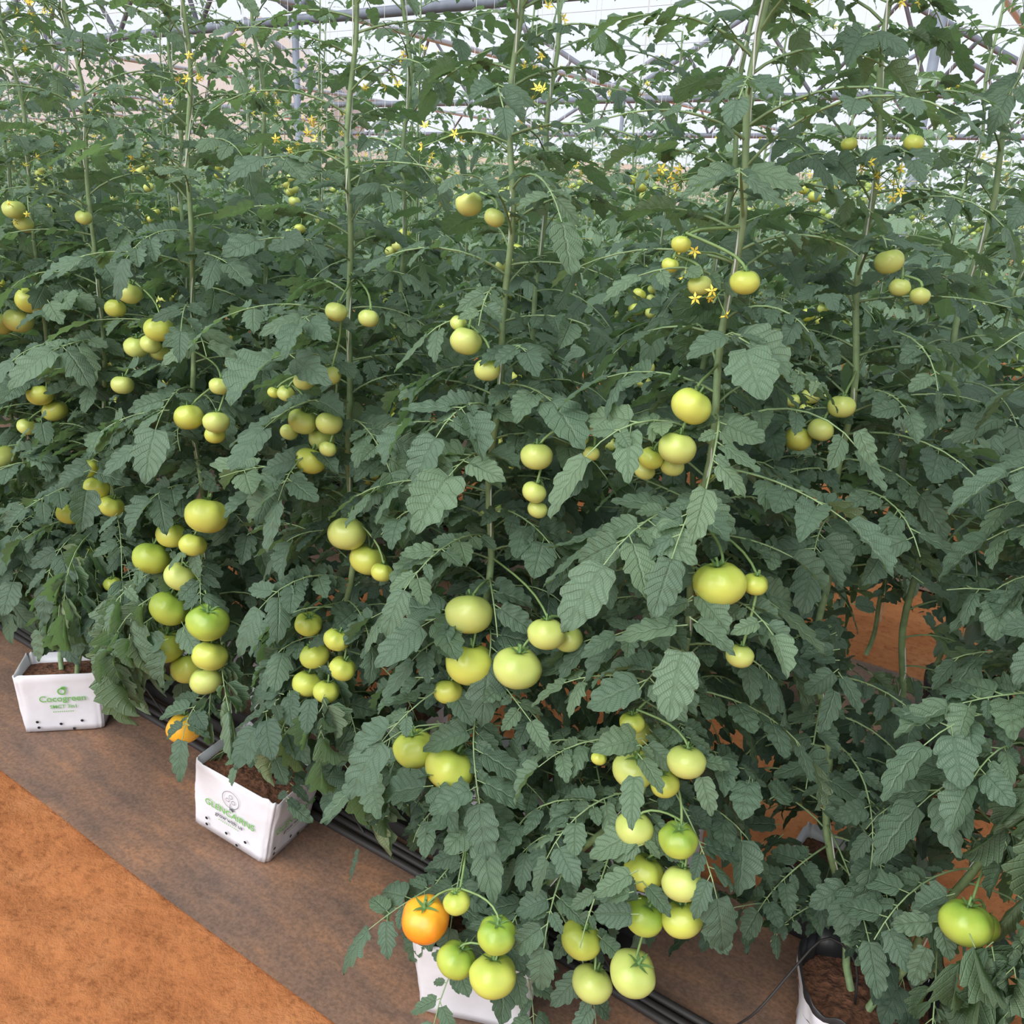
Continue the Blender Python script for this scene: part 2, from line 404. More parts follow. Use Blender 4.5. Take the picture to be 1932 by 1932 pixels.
STEM = {
 'D': [(-.80,1.20,.17),(-.72,1.22,.32),(-.58,1.23,.52),(-.50,1.24,.72),(-.492,1.24,1.035),(-.498,1.24,1.124),(-.49,1.24,1.255),(-.492,1.24,1.57),(-.491,1.24,1.71),(-.498,1.24,1.886),(-.50,1.24,2.25)],
 'C': [(-.87,1.22,.16),(-.90,1.22,.45),(-.902,1.24,.684),(-.895,1.24,.936),(-.898,1.24,1.123),(-.885,1.24,1.317),(-.881,1.24,1.537),(-.883,1.24,1.735),(-.886,1.24,1.917),(-.88,1.24,2.3)],
 'G': [(-1.56,1.22,.18),(-1.42,1.24,.35),(-1.32,1.26,.55),(-1.275,1.26,.75),(-1.271,1.26,.978),(-1.271,1.26,1.362),(-1.263,1.26,1.652),(-1.252,1.26,1.95),(-1.25,1.26,2.35)],
 'B': [(-1.64,1.22,.18),(-1.70,1.24,.38),(-1.77,1.26,.6),(-1.79,1.26,.881),(-1.787,1.26,1.055),(-1.77,1.26,1.306),(-1.741,1.26,1.59),(-1.721,1.26,1.988),(-1.71,1.26,2.35)],
 'A': [(-2.41,1.22,.16),(-2.32,1.25,.4),(-2.2,1.26,.7),(-2.15,1.26,1.101),(-2.138,1.26,1.418),(-2.129,1.26,1.694),(-2.149,1.26,2.022),(-2.15,1.26,2.4)],
 'Z': [(-2.46,1.20,.16),(-2.50,1.27,.5),(-2.48,1.28,.925),(-2.445,1.28,1.529),(-2.438,1.28,1.757),(-2.486,1.28,2.053),(-2.49,1.28,2.4)],
 'E': [(-.17,1.54,.14),(-.26,1.54,.45),(-.36,1.55,.85),(-.375,1.55,1.318),(-.39,1.55,1.44),(-.402,1.55,1.646),(-.413,1.55,1.798),(-.42,1.55,1.941),(-.42,1.55,2.35)],
 'F': [(-.13,1.51,.14),(-.06,1.50,.4),(.03,1.48,.8),(.05,1.46,1.2),(.05,1.46,1.7),(.05,1.46,2.2)],
}
# withered, rolled lower leaves: (stem height, azimuth deg, length)
WILT = {
 'B': [(.66, 250, .34), (.62, 215, .38), (.60, 235, .34), (.54, 205, .34), (.68, 228, .36), (.58, 190, .34), (.64, 200, .38)],
 'Z': [(.78, 245, .42), (.74, 240, .42), (.70, 225, .40), (.66, 200, .38), (.62, 215, .36), (.68, 255, .36), (.60, 232, .34)],
 'A': [(.70, 300, .34), (.62, 290, .34), (.66, 310, .32)],
 'G': [(.50, 255, .24), (.58, 300, .30)],
 'C': [(.48, 215, .30), (.6, 205, .34)],
 'F': [(.96, 270, .34), (.90, 290, .34), (.84, 262, .34), (.80, 300, .36), (.74, 280, .34), (.66, 295, .34), (.86, 320, .34), (.62, 315, .3), (.78, 270, .36), (.70, 288, .36), (.92, 305, .36)],
}
fr_all = []
FR = {}
for k in SURVEY:
    L = [[np.array([x, y+rnd.uniform(-.008, .008), z]), rad, -1] for x, y, z, rad in dec(SURVEY[k][1], SURVEY[k][0])]
    if k == 'C':
        L[13][2] = 3; L[14][2] = 2; L[15][2] = 2; L[16][2] = 1
        for i in range(13, 18):       # this truss hangs clear in front of the bag
            L[i][0] = EYE+(L[i][0]-EYE)*.885; L[i][1] *= .90
    if k == 'B': L[11][2] = 4; L[5][2] = 2; L[6][2] = 2
    if k == 'F': L[0][2] = 2; L[1][2] = 2
    for it in range(12):
        for i in range(len(L)):
            for j in range(i+1, len(L)):
                d = L[i][0]-L[j][0]; D = np.linalg.norm(d); need = (L[i][1]+L[j][1])*.97
                if D < need: (L[i] if L[i][1] < L[j][1] else L[j])[0][1] += (need-D)*.6
    FR[k] = L
    fr_all += [(p, rad) for i, (p, rad, _) in enumerate(L) if not (k == 'F' or (k == 'B' and i == 11))]
# kept clear as well: bag faces and openings, the drip pipes and a little of the bare path behind the row
CLEAR = [((-1.58, 1.10, .07), .14), ((-1.51, 1.12, .12), .12), ((-1.68, 1.12, .14), .09), ((-2.36, 1.12, .08), .15), ((-2.42, 1.14, .10), .13), ((-.76, 1.10, .06), .05),
         ((-.18, 1.42, .17), .13), ((-.24, 1.48, .16), .12),
         ((-1.30, 1.36, .02), .05), ((-1.20, 1.36, .02), .05),
         ((-.46, 2.15, 0), .06), ((-.36, 2.12, 0), .05), ((.0, 2.17, 0), .09), ((-.57, 3.60, 0), .13)]
# the wound stems are de-leafed on the aisle side
for k, z0, z1 in (('D', 1.0, 1.7), ('C', 1.2, 1.7), ('G', 1.0, 1.6), ('B', .95, 1.6), ('A', 1.1, 1.5), ('E', 1.25, 1.6)):
    pa = np.array(STEM[k])
    for z in np.arange(z0, z1, .06): CLEAR.append((tuple(np.interp(z, pa[:, 2], pa[:, j]) for j in range(3)), .003))
FC = np.array([p for p, _ in fr_all]+[p for p, _ in CLEAR]); FRR = np.array([r for _, r in fr_all]+[r for _, r in CLEAR])
FV = FC-EYE; FD = np.linalg.norm(FV, axis=1); FV = FV/FD[:, None]
brnd = random.Random(3)
# growers strip the leaflets that shade ripening fruit on the aisle side
def stripped(p, rad, kf=.68, kr=.55, pr=.90):
    v = p-EYE
    if p[1] < .76 or np.linalg.norm(v) < 1.0: return True
    t = FV @ v
    perp = np.linalg.norm(v[None, :]-FV*t[:, None], axis=1)
    hit = (t < FD+FRR-.01) & (perp < FRR*kf+rad*kr)
    return bool(hit.any()) and brnd.random() < pr
def stripped_less(p, rad): return stripped(p, rad, .75, .2, .96)

TWINE_TOP = 3.2
def plant_label(k):
    return {'C': 'tall tomato plant with pale green fruit and one orange tomato',
            'B': 'tall tomato plant with long hanging clusters of yellow-green fruit',
            'D': 'tall leafy tomato plant with hanging yellow-green fruit clusters and twine',
            'F': 'tomato plant with curled lower leaves growing from black-lined bag'}.get(k, 'tall green tomato plant tied to white twine with unripe fruit')
def ripeness(z, r):
    if z < .75: return r.choice([1, 1, 2, 1, 0, 1])
    if z < 1.1: return r.choice([1, 0, 1])
    return r.choice([0, 0, 0, 1]) if z < 1.7 else 1
def build_plant(k, pts, fruits, zmin, q, blocked, seed, low_curl=False, ztop=None, gap=.042, tintoff=0, flowers=3, big=1.0):
    r = random.Random(seed)
    path = smooth_path(pts, 46)
    path[1:, 0] += np.array([.007*math.sin(i*.9+seed) for i in range(45)]); path[1:, 1] += np.array([.007*math.cos(i*.7+seed) for i in range(45)])
    base = path[0].copy()
    root = add_obj('tomato_plant', None, base); root.empty_display_size = .1
    root['label'] = plant_label(k); root['category'] = 'plant'; root['group'] = 'tomato plants in the near row'
    mb = MB(); tube(mb, path, np.interp(path[:, 2], [.2, 1.2, 2.4], [.0078, .0062, .0032]), 8)
    add_obj('stem', mb.mesh('stem', [M_STEM], base), (0, 0, 0), root)
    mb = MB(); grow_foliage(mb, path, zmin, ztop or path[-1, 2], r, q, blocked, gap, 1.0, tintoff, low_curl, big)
    for z, a, ln in WILT.get(k, []):
        j = np.argmin(np.abs(path[:, 2]-z))
        add_leaf(mb, path[j], math.radians(a), ln, math.radians(r.uniform(5, 25)), math.radians(-89), r.uniform(.09, .125), r.uniform(.5, .88), r, 2, stripped_less, True)
    add_obj('foliage', mb.mesh('foliage', [M_LEAF, M_STEM], base), (0, 0, 0), root)
    mb = MB(); tp = [path[3]+np.array([.012, 0, 0])]
    for j in range(6, 46, 3): tp.append(path[j]+.0085*np.array([math.cos(j), math.sin(j), 0]))
    tp.append(np.array([path[-1][0], path[-1][1], TWINE_TOP])); tube(mb, tp, .0014, 4)
    add_obj('support_twine', mb.mesh('support_twine', [M_TWINE], base), (0, 0, 0), root)
    if fruits:
        fl = []
        for p, rad, kd in fruits:
            kind = kd if kd >= 0 else ripeness(p[2], r)
            fl.append((p, rad, kind)); add_tomato(root, p, rad, kind, r, base)
        for me in stalk_meshes(fl, path, base): add_obj('fruit_stalk', me, (0, 0, 0), root)
    for c in range(flowers):
        mb = MB()
        z = r.uniform(1.45, 2.1); j = np.argmin(np.abs(path[:, 2]-z)); a = r.uniform(3.5, 6.5)
        p0 = path[j]; d = np.array([math.cos(a), math.sin(a), 0]); pts2 = smooth_path([p0, p0+d*.06+UP*.02, p0+d*.11+UP*.0], 6); tube(mb, pts2, .0015, 4, 1)
        for _ in range(4):
            c0 = pts2[-1]+np.array([r.uniform(-.028, .028) for _ in range(3)]); tube(mb, [pts2[-2], c0], .001, 3, 1, cap=False); flower(mb, c0, .0095, r, 0)
        add_obj('flower_cluster', mb.mesh('flower_cluster', [M_PETAL, M_STALK], base), (0, 0, 0), root)
    return root
zm = {'D': .18, 'C': .24, 'G': .30, 'B': .36, 'A': .38, 'Z': .40, 'E': .28, 'F': .40}
for i, k in enumerate(STEM):
    build_plant(k, STEM[k], FR[k], zm[k], 2, stripped, 100+i, low_curl=k in 'FBZ', tintoff={'D': .08, 'E': -.08}.get(k, 0),
                gap={'D': .0150, 'C': .0165, 'E': .0150, 'F': .018}.get(k, .0185), flowers=5, big={'D': .93, 'E': .93, 'F': .90, 'C': .97}.get(k, 1.02))
BACKX = [(-.70, 1.66), (-1.08, 1.62), (-1.5, 1.66), (-1.95, 1.62), (-2.35, 1.66), (-2.8, 1.62), (-3.2, 1.6), (-.28, 1.80)]
for i, (x, y) in enumerate(BACKX):
    build_plant('', [(x, y, .17), (x+.05, y, .6), (x, y, 1.2), (x+.02, y, 1.8), (x, y, 2.25)], [], .26, 1, stripped, 250+i, gap=.021, tintoff=-.08, flowers=3)
for i, (x, y) in enumerate([(-2.86, 1.34), (-3.3, 1.28), (-3.7, 1.3), (.36, 1.46)]):
    build_plant('', [(x, y, .17), (x+.05, y, .6), (x, y, 1.2), (x+.02, y, 1.8), (x, y, 2.35)], [], .30, 2 if x > 0 else 1, stripped, 200+i, gap=.020, big=.90 if x > 0 else 1)

# ---------------------------------------------------------------- plants in further rows
def template_plant(seed, q, gap, zmin=.26, zbot=0.17):
    r = random.Random(seed); h = r.uniform(2.0, 2.38)
    pts = [(0, 0, zbot), (r.uniform(-.1, .1), r.uniform(-.05, .05), .6), (r.uniform(-.08, .08), r.uniform(-.04, .04), 1.2), (r.uniform(-.05, .05), 0, 1.8), (0, 0, h)]
    path = smooth_path(pts, 24)
    st = MB(); tube(st, path, np.interp(path[:, 2], [.2, h], [.007, .003]), 5 if q else 4, 0, .6)
    fo = MB(); grow_foliage(fo, path, zmin, h, r, q, None, gap, big=1.08 if q else 1.22, tintoff=-.05 if q else 0)
    tw = MB(); tube(tw, [path[2], path[12]+np.array([.01, 0, 0]), path[-1], (0, 0, TWINE_TOP)], .0014 if q else .002, 3, 0)
    fruits = []
    z = .5
    while z < 1.75:
        a = r.uniform(.4, 2.4)*r.choice([-1, 1])
        j = np.argmin(np.abs(path[:, 2]-z)); c = path[j]+np.array([.09*math.cos(a), -.15, 0])
        for m in range(r.randint(3, 5)):
            rad = r.uniform(.022, .032)*(1 if z < 1.2 else .75)
            fruits.append((c+np.array([(-1)**m*rad*.95, r.uniform(-.02, .02), -m*rad*.95]), rad, ripeness(z, r)))
        z += r.uniform(.24, .34)
    fls = []
    for c in range(4):
        z = r.uniform(1.4, 2.2); j = np.argmin(np.abs(path[:, 2]-z)); a = r.uniform(0, 6.28)
        p = path[j]+np.array([.1*math.cos(a), .1*math.sin(a), 0]); fl = MB(); tube(fl, [path[j], p], .0015, 3, 1, cap=False)
        for _ in range(3): flower(fl, p+np.array([r.uniform(-.018, .018) for _ in range(3)]), .011, r, 0)
        fls.append(fl)
    return st, fo, tw, fruits, path, fls, r
TP = []
for s in range(4):
    st, fo, tw, fruits, path, fls, r = template_plant(300+s, 1, .020)
    parts = [('stem', st.mesh('stem', [M_STEM])), ('foliage', fo.mesh('foliage', [M_LEAF, M_STEM])), ('support_twine', tw.mesh('support_twine', [M_TWINE]))]
    parts += [('fruit_stalk', me) for me in stalk_meshes(fruits, path, (0, 0, 0))]
    parts += [('flower_cluster', fl.mesh('flower_cluster', [M_PETAL, M_STALK])) for fl in fls]
    TP.append((parts, fruits))
def row_x(Y, spacing, r):
    x = -.07*Y+.45
    while x > -2.12*Y-.4:
        yield x
        x -= spacing*r.uniform(.9, 1.1)
rr = random.Random(55)
for i, x in enumerate(row_x(2.87, .26, rr)):
    if -.58 < x < -.25: continue      # missing plant: bare soil shows through here
    parts, fruits = TP[rr.randrange(4)]; y = 2.87+(.16 if i % 2 else -.08)+rr.uniform(-.04, .04)
    root = add_obj('tomato_plant', None, (x, y, .0)); root.rotation_euler = (0, 0, rr.uniform(-.5, .5)); s = rr.uniform(.95, 1.03); root.scale = (s, s, s)
    root['label'] = 'leafy green tomato plant with small unripe fruit on twine'; root['category'] = 'plant'; root['group'] = 'tomato plants in the second row'
    for nm, me in parts: add_obj(nm, me, (0, 0, 0), root)
    for p, rad, kd in fruits: add_tomato(root, p, rad, kd, rr, (0, 0, 0))
for i, (x, y) in enumerate([(-.30, 2.90), (-.52, 2.98)]):
    build_plant('', [(x, y, .17), (x+.03, y, .6), (x-.03, y, 1.2), (x+.02, y, 1.8), (x, y, 2.2)], [], .45, 1, stripped, 270+i, gap=.020, tintoff=-.08, flowers=2)
def ball(mb, c, rad, mat):
    nu, nv = 8, 5; V = []
    for j in range(nv+1):
        t = math.pi*j/nv
        for k in range(nu): V.append((c[0]+rad*math.sin(t)*math.cos(2*math.pi*k/nu), c[1]+rad*math.sin(t)*math.sin(2*math.pi*k/nu), c[2]+rad*.88*math.cos(t)))
    mb.add(V, [(j*nu+k, (j+1)*nu+k, (j+1)*nu+(k+1) % nu, j*nu+(k+1) % nu) for j in range(nv) for k in range(nu)], None, .5, mat)
FMATS = [M_LEAF_HAZED, M_STEM, M_TWINE, M_TOM[0], M_PETAL]
def far_mb(seed, gap, zmin, zbot=.0):
    st, fo, tw, fruits, path, fls, r = template_plant(seed, 0, gap, zmin, zbot=zbot)
    mb = MB(); mb.merge(fo)
    for fl in fls: fl.M = [np.full(len(m), 4) for m in fl.M]; mb.merge(fl)
    for src, mi in ((st, 1), (tw, 2)):
        src.M = [np.full(len(m), mi) for m in src.M]; mb.merge(src)
    for p, rad, kd in fruits:
        if p[2] > zmin: ball(mb, p, rad, 3)
    return mb
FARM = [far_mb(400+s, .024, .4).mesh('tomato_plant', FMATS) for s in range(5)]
COLY = (9, 18, 27); GX = [14-8*i for i in range(10)]
for Y in (4.45, 6.05, 7.65, 9.40, 11.0):
    for x in row_x(Y, .40, rr):
        if Y > 9 and Y < 10 and min(abs(x-g) for g in GX) < .35: continue
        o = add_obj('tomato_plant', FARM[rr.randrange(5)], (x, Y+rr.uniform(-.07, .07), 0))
        o.rotation_euler = (0, 0, rr.uniform(0, 6.28)); s = rr.uniform(.90, 1.03); o.scale = (s, s, s)
        o['label'] = 'tall green tomato plant trained up white twine'; o['category'] = 'plant'; o['group'] = 'tomato plants in the far rows'
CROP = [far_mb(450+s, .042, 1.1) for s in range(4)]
mb = MB()
for Y in (12.6, 14.2, 15.8, 17.5, 19.5, 22):
    for x in row_x(Y, .5 if Y < 16 else .7, rr):
        if x < -40: continue
        a = rr.uniform(0, 6.28); R = np.array([[math.cos(a), -math.sin(a), 0], [math.sin(a), math.cos(a), 0], [0, 0, 1]])
        mb.merge(CROP[rr.randrange(4)], R*rr.uniform(.88, .98), (x, Y, 0))
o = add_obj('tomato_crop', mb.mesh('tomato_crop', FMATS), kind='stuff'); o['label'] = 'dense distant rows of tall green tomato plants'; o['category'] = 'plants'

# ---------------------------------------------------------------- ground
xs = np.unique(np.r_[np.linspace(-110, -8, 32), np.linspace(-8, 2, 300), np.linspace(2, 40, 15)])
ys = np.unique(np.r_[np.linspace(-6, -.2, 6), np.linspace(-.2, .86, 70), np.linspace(.86, 4.2, 60), np.linspace(4.2, 100, 28)])
V = []
for y in ys:
    for x in xs:
        z = 0
        if -8 < x < 2 and -.2 < y < 4.2:
            z = .018*noise.noise((x*2.2, y*2.2, 0))+.014*noise.noise((x*8, y*8, 3))+.009*noise.noise((x*20, y*20, 5))
            if y > .86: z = min(z, .002)*.4-.004
        V.append((x, y, z-.004))
nx = len(xs); F = [(j*nx+i, j*nx+i+1, (j+1)*nx+i+1, (j+1)*nx+i) for j in range(len(ys)-1) for i in range(nx-1)]
mb = MB(); mb.add(V, F); add_obj('floor', mb.mesh('floor', [M_SOIL]), kind='structure')
def sheet(y0, y1, x0, x1):
    mb = MB(); nx = 160; ny = 8; V = []
    for j in range(ny+1):
        for i in range(nx+1):
            x = x0+(x1-x0)*i/nx; y = y0+(y1-y0)*j/ny+(.008*noise.noise((x*1.5, j, 0)))
            V.append((x, y, .003+.006*abs(noise.noise((x*3, y*6, 1)))))
    mb.add(V, [(j*(nx+1)+i, j*(nx+1)+i+1, (j+1)*(nx+1)+i+1, (j+1)*(nx+1)+i) for j in range(ny) for i in range(nx)])
    o = add_obj('ground_cover_sheet', mb.mesh('ground_cover_sheet', [M_SHEET])); o['label'] = 'brown dusty ground cover sheet under the row of bags'; o['category'] = 'ground sheet'; o['group'] = 'ground sheets under crop rows'
sheet(.935, 1.80, -9, 1.5); sheet(2.55, 3.25, -9, 1.5); sheet(4.15, 4.85, -12, 1.5)
for y0 in (1.345, 1.370, 1.395):
    mb = MB(); pts = [(x, y0+.005*math.sin(x*3+y0*50), .018+.003*math.sin(x*5)) for x in np.linspace(-9, 1.5, 90)]
    tube(mb, pts, .0095, 8); o = add_obj('irrigation_pipe', mb.mesh('irrigation_pipe', [M_PIPE])); o['label'] = 'long black irrigation pipe lying on the ground sheet'; o['category'] = 'pipe'; o['group'] = 'black irrigation pipes'
# dark drainage channel behind the pipes
mb = MB(); prof_ = [(1.43, .006), (1.43, .045), (1.437, .045), (1.437, .012), (1.505, .012), (1.505, .045), (1.512, .045), (1.512, .006)]
V = []; F = []; GXs = np.linspace(-9, -.62, 30)
for x in GXs:
    for y, z in prof_: V.append((x, y, z))
npf = len(prof_)
for i in range(len(GXs)-1):
    for k in range(npf): F.append((i*npf+k, (i+1)*npf+k, (i+1)*npf+(k+1) % npf, i*npf+(k+1) % npf))
mb.add(V, F); o = add_obj('drain_gutter', mb.mesh('drain_gutter', [M_PIPE], smooth=False)); o['label'] = 'low black drainage gutter running behind the grow bags'; o['category'] = 'gutter'

# ---------------------------------------------------------------- grow bags
def text_mesh(s, size, mat):
    cu = bpy.data.curves.new('print', 'FONT'); cu.body = s; cu.size = size; cu.align_x = 'CENTER'; cu.extrude = .0002; cu.offset = size*.008
    o = bpy.data.objects.new('tmp', cu); COL.objects.link(o); bpy.context.view_layer.update()
    me = bpy.data.meshes.new_from_object(o.evaluated_get(bpy.context.evaluated_depsgraph_get())); bpy.data.objects.remove(o)
    me.name = 'printed_text'; me.materials.clear(); me.materials.append(mat); return me
def ring(mb, c, r, w, n=28):
    V = []
    for k in range(n):
        a = 2*math.pi*k/n
        for q in (r-w, r+w): V.append((c[0]+q*math.cos(a), c[1]+q*math.sin(a), 0))
    mb.add(V, [(2*k, 2*k+1, 2*((k+1) % n)+1, 2*((k+1) % n)) for k in range(n)])
def disc(mb, c, r, n=12, sx=1, sy=1):
    V = [(c[0], c[1], 0)]+[(c[0]+r*sx*math.cos(2*math.pi*k/n), c[1]+r*sy*math.sin(2*math.pi*k/n), 0) for k in range(n)]
    mb.add(V, [(0, 1+k, 1+(k+1) % n, 1+(k+2) % n) for k in range(0, n, 2)])
def bag(center, yaw, w, d, h, style, label, lining=False, rnd_=0, outer=None, sides=('f', 'r'), lean=0):
    mb = MB(); per = 64; nz = 10
    def prof(u, z, ins=0):
        a = 2*math.pi*u; c, s = math.cos(a), math.sin(a); e = (.16 if not rnd_ else .55)
        px = math.copysign(abs(c)**e, c)*(w/2-ins); py = math.copysign(abs(s)**e, s)*(d/2-ins)
        k = 1-.10*(1-z/h)
        n = (.004+.008*rnd_)*noise.noise((c*3+center[0]*9, s*3, z*12))+.002*noise.noise((c*9+center[0]*9, s*9, z*50))
        return (px*k*(1+n/w*2), py*k*(1+n/w*2))
    V = []
    zs = [h*i/nz for i in range(nz+1)]
    lip = lambda k: (.010+.008*rnd_)*noise.noise((math.cos(2*math.pi*k/per)*2.5, math.sin(2*math.pi*k/per)*2.5, center[0]*5))
    for z in zs:
        for k in range(per):
            x, y = prof(k/per, z); V.append((x, y, z+(lip(k) if z > h*.9 else 0)+.003))
    for dz, ins in ((.002, .002), (-.04-.02*rnd_, .005), (-.07-.02*rnd_, .005)):
        for k in range(per):
            x, y = prof(k/per, h+dz, ins); V.append((x, y, h+dz+.003+lip(k)))
    nr = nz+1+3
    F = []
    for j in range(nr-1):
        for k in range(per): F.append((j*per+k, j*per+(k+1) % per, (j+1)*per+(k+1) % per, (j+1)*per+k))
    V.append((0, 0, .003)); c0 = len(V)-1
    for k in range(0, per, 2): F.append((c0, (k+2) % per, k+1, k))
    mb.add(V, F); mb.M = [np.array([1 if (i//per) >= nz-(1 if lining else 0) and i < (nr-1)*per else 0 for i in range(len(F))])]
    root = add_obj('grow_bag', mb.mesh('grow_bag', [outer or M_BAG, M_BAGIN if lining else M_BAG]), (center[0], center[1], .006+abs(math.sin(lean))*w*.40))
    root.rotation_euler = (0, lean, yaw)
    root['label'] = label; root['category'] = 'grow bag'; root['group'] = 'grow bags along the rows'
    mb = MB(); n = 18; V = []
    dp = .032+.024*rnd_
    for j in range(n+1):
        rr_ = j/n
        for k in range(per):
            x, y = prof(k/per, h, .007); V.append((x*rr_, y*rr_, h-dp+.010*noise.noise((x*rr_*40, y*rr_*40, 2))+.010*(1-rr_)))
    mb.add(V, [(j*per+k, j*per+(k+1) % per, (j+1)*per+(k+1) % per, (j+1)*per+k) for j in range(n) for k in range(per)])
    add_obj('potting_soil', mb.mesh('potting_soil', [M_COCO]), (0, 0, 0), root)
    if not style: return root
    def face(side):
        L, o = (d, 0) if side == 'f' else (w, math.pi/2)
        tl = math.atan(.05*L/h)
        return Matrix.Rotation(o, 4, 'Z') @ Matrix.Translation((0, -L/2*.95-.004, h/2)) @ Matrix.Rotation(math.pi/2+tl, 4, 'X')
    def put(me, name, side, x, y, lab=None):
        o = add_obj(name, me, (0, 0, 0), root); o.matrix_local = face(side) @ Matrix.Translation((x, y, .001))
        if lab: o['label'] = lab
    for side in sides:
        for x, y in ((-.07, -.055), (-.068, -.075), (-.005, -.066), (.055, -.058), (.03, -.085)):
            mb = MB(); disc(mb, (0, 0), .0045); put(mb.mesh('drain_hole', [M_HOLE], smooth=False), 'drain_hole', side, x, y)
        if style == 'a':
            mb = MB(); ring(mb, (0, 0), .026, .0007)
            for x, y in ((-.009, -.004), (0, .010), (.009, -.004)): ring(mb, (x, y), .0055, .0006, 14)
            mb.add([(-.0009, -.034, 0), (.0009, -.034, 0), (.0007, -.010, 0), (-.0007, -.010, 0)], [(0, 1, 2, 3)])
            mb.add([(0, -.03, 0), (.010, -.035, 0), (.014, -.028, 0), (.004, -.025, 0)], [(0, 1, 2, 3)])
            put(mb.mesh('printed_logo', [M_INKD], smooth=False), 'printed_logo', side, .0, .05, 'round line emblem with three drops')
            put(text_mesh('GLENCAIRNS', .0262, M_INKG), 'printed_text', side, 0, -.006, 'green capital lettering')
            put(text_mesh('grow with us', .0165, M_INKD), 'printed_text', side, 0, -.025)
            mb = MB()
            for i in range(11): disc(mb, (-.03+i*.006, 0), .0016, 8, 1.4, 1)
            put(mb.mesh('printed_line', [M_INKG], smooth=False), 'printed_line', side, 0, -.034, 'tiny green printed line')
        if style == 'b':
            mb = MB(); ring(mb, (0, 0), .010, .0022); disc(mb, (.006, .012), .005, sx=1.5)
            put(mb.mesh('printed_logo', [M_INKG], smooth=False), 'printed_logo', side, .01, .048, 'green leaf emblem')
            put(text_mesh('Cocogreen', .029, M_INKG), 'printed_text', side, 0.01, .014, 'green lettering')
            put(text_mesh('SMCT 3in1', .017, M_INKG), 'printed_text', side, .01, -.010, 'green lettering')
            mb = MB()
            for i in range(10): disc(mb, (-.03+i*.006, 0), .0016, 8, 1.4, 1)
            put(mb.mesh('printed_line', [M_INKG], smooth=False), 'printed_line', side, .01, -.022, 'tiny green printed line')
    return root
bag((-1.60, 1.215), math.radians(10), .26, .20, .205, 'a', 'white plastic grow bag with green printing and dark soil', lean=math.radians(11))
bag((-2.44, 1.20), math.radians(46), .25, .16, .19, 'b', 'white plastic grow bag with green leaf emblem and lettering', sides=('f',))
bag((-.83, 1.195), math.radians(24), .255, .21, .185, 'a', 'white plastic grow bag beneath hanging unripe tomatoes', sides=('r',))
bag((-.135, 1.525), math.radians(20), .26, .235, .185, '', 'white grow bag with black lining and dark soil', True, 1)
bag((-3.38, 1.24), 0, .22, .18, .2, 'b', 'white plastic grow bag with green leaf emblem and lettering')
bag((.38, 1.50), 0, .22, .2, .2, '', 'white grow bag with black lining and dark soil', True, 1)
for i, (x, y) in enumerate(BACKX): bag((x, y+.03), .1*(i % 3-1), .22, .18, .19, '', 'white plastic grow bag with dark soil' if x < -.5 else 'black plastic grow pot with dark soil', outer=None if x < -.5 else M_BAGIN)
for i, x in enumerate(np.arange(-.19, -6.3, -.70)): bag((x, 2.89), rr.uniform(-.1, .1), .24, .22, .22, '', 'black plastic grow pot with dark soil', True, 1, outer=M_BAGIN)
for (x, y, xb, yb) in ((-1.60, 1.23, -1.35, 1.37), (-.83, 1.2, -.60, 1.37), (-.13, 1.5, -.36, 1.395), (-2.47, 1.24, -2.2, 1.37), (-.19, 2.87, .05, 2.7)):
    mb = MB(); tube(mb, smooth_path([(xb, yb, .025), (xb+(x-xb)*.25, yb-.03, .14), (x+(xb-x)*.45, y+.02, .27), (x+(xb-x)*.15, y+.02, .24), (x+(xb-x)*.1, y, .15)], 20), .0026, 6)
    o = add_obj('drip_tube', mb.mesh('drip_tube', [M_PIPE])); o['label'] = 'thin black drip tube looping into a grow bag'; o['category'] = 'tube'; o['group'] = 'drip tubes'

# ---------------------------------------------------------------- greenhouse frame
for Y in COLY:
    for i in range(len(GX)-1):
        x1, x0 = GX[i], GX[i+1]; xm = (x0+x1)/2; zl = 3.65; zt = 5.85
        mb = MB(); R_ = .065 if Y == 9 else .07; g = R_+.01
        tube(mb, [(x0+g, Y, zl), (x1-g, Y, zl)], R_, 6); tube(mb, [(x0+g, Y, zl+.15), (xm, Y, zt)], R_*.8, 6); tube(mb, [(xm, Y, zt), (x1-g, Y, zl+.15)], R_*.8, 6)
        for sg in (-1, 1):
            for u, v in ((1/3, .5), (2/3, .5), (2/3, 1)):
                tube(mb, [(xm+sg*4*(1-u), Y, zl+.15+(zt-zl-.15)*u), (xm+sg*4*(1-v), Y, zl)], .035, 6)
        o = add_obj('roof_truss', mb.mesh('roof_truss', [M_STEEL])); o['label'] = 'grey steel triangular roof truss of the greenhouse'; o['category'] = 'roof truss'; o['group'] = 'greenhouse roof trusses'
    for x in GX:
        mb = MB(); tube(mb, [(x, Y, 0), (x, Y, 3.74)], .045, 8); tube(mb, [(x, Y, 0), (x, Y, .06)], .09, 8)
        o = add_obj('steel_column', mb.mesh('steel_column', [M_STEEL])); o['label'] = 'slender grey steel column supporting the roof trusses'; o['category'] = 'column'; o['group'] = 'greenhouse columns'
for x in GX[1:-1]:
    mb = MB(); tube(mb, [(x, -2, 3.85), (x, 29, 3.85)], .045, 6)
    o = add_obj('roof_gutter', mb.mesh('roof_gutter', [M_WIRE])); o['label'] = 'long pale steel gutter running between greenhouse bays'; o['category'] = 'gutter'; o['group'] = 'roof gutters'
V = []; F = []
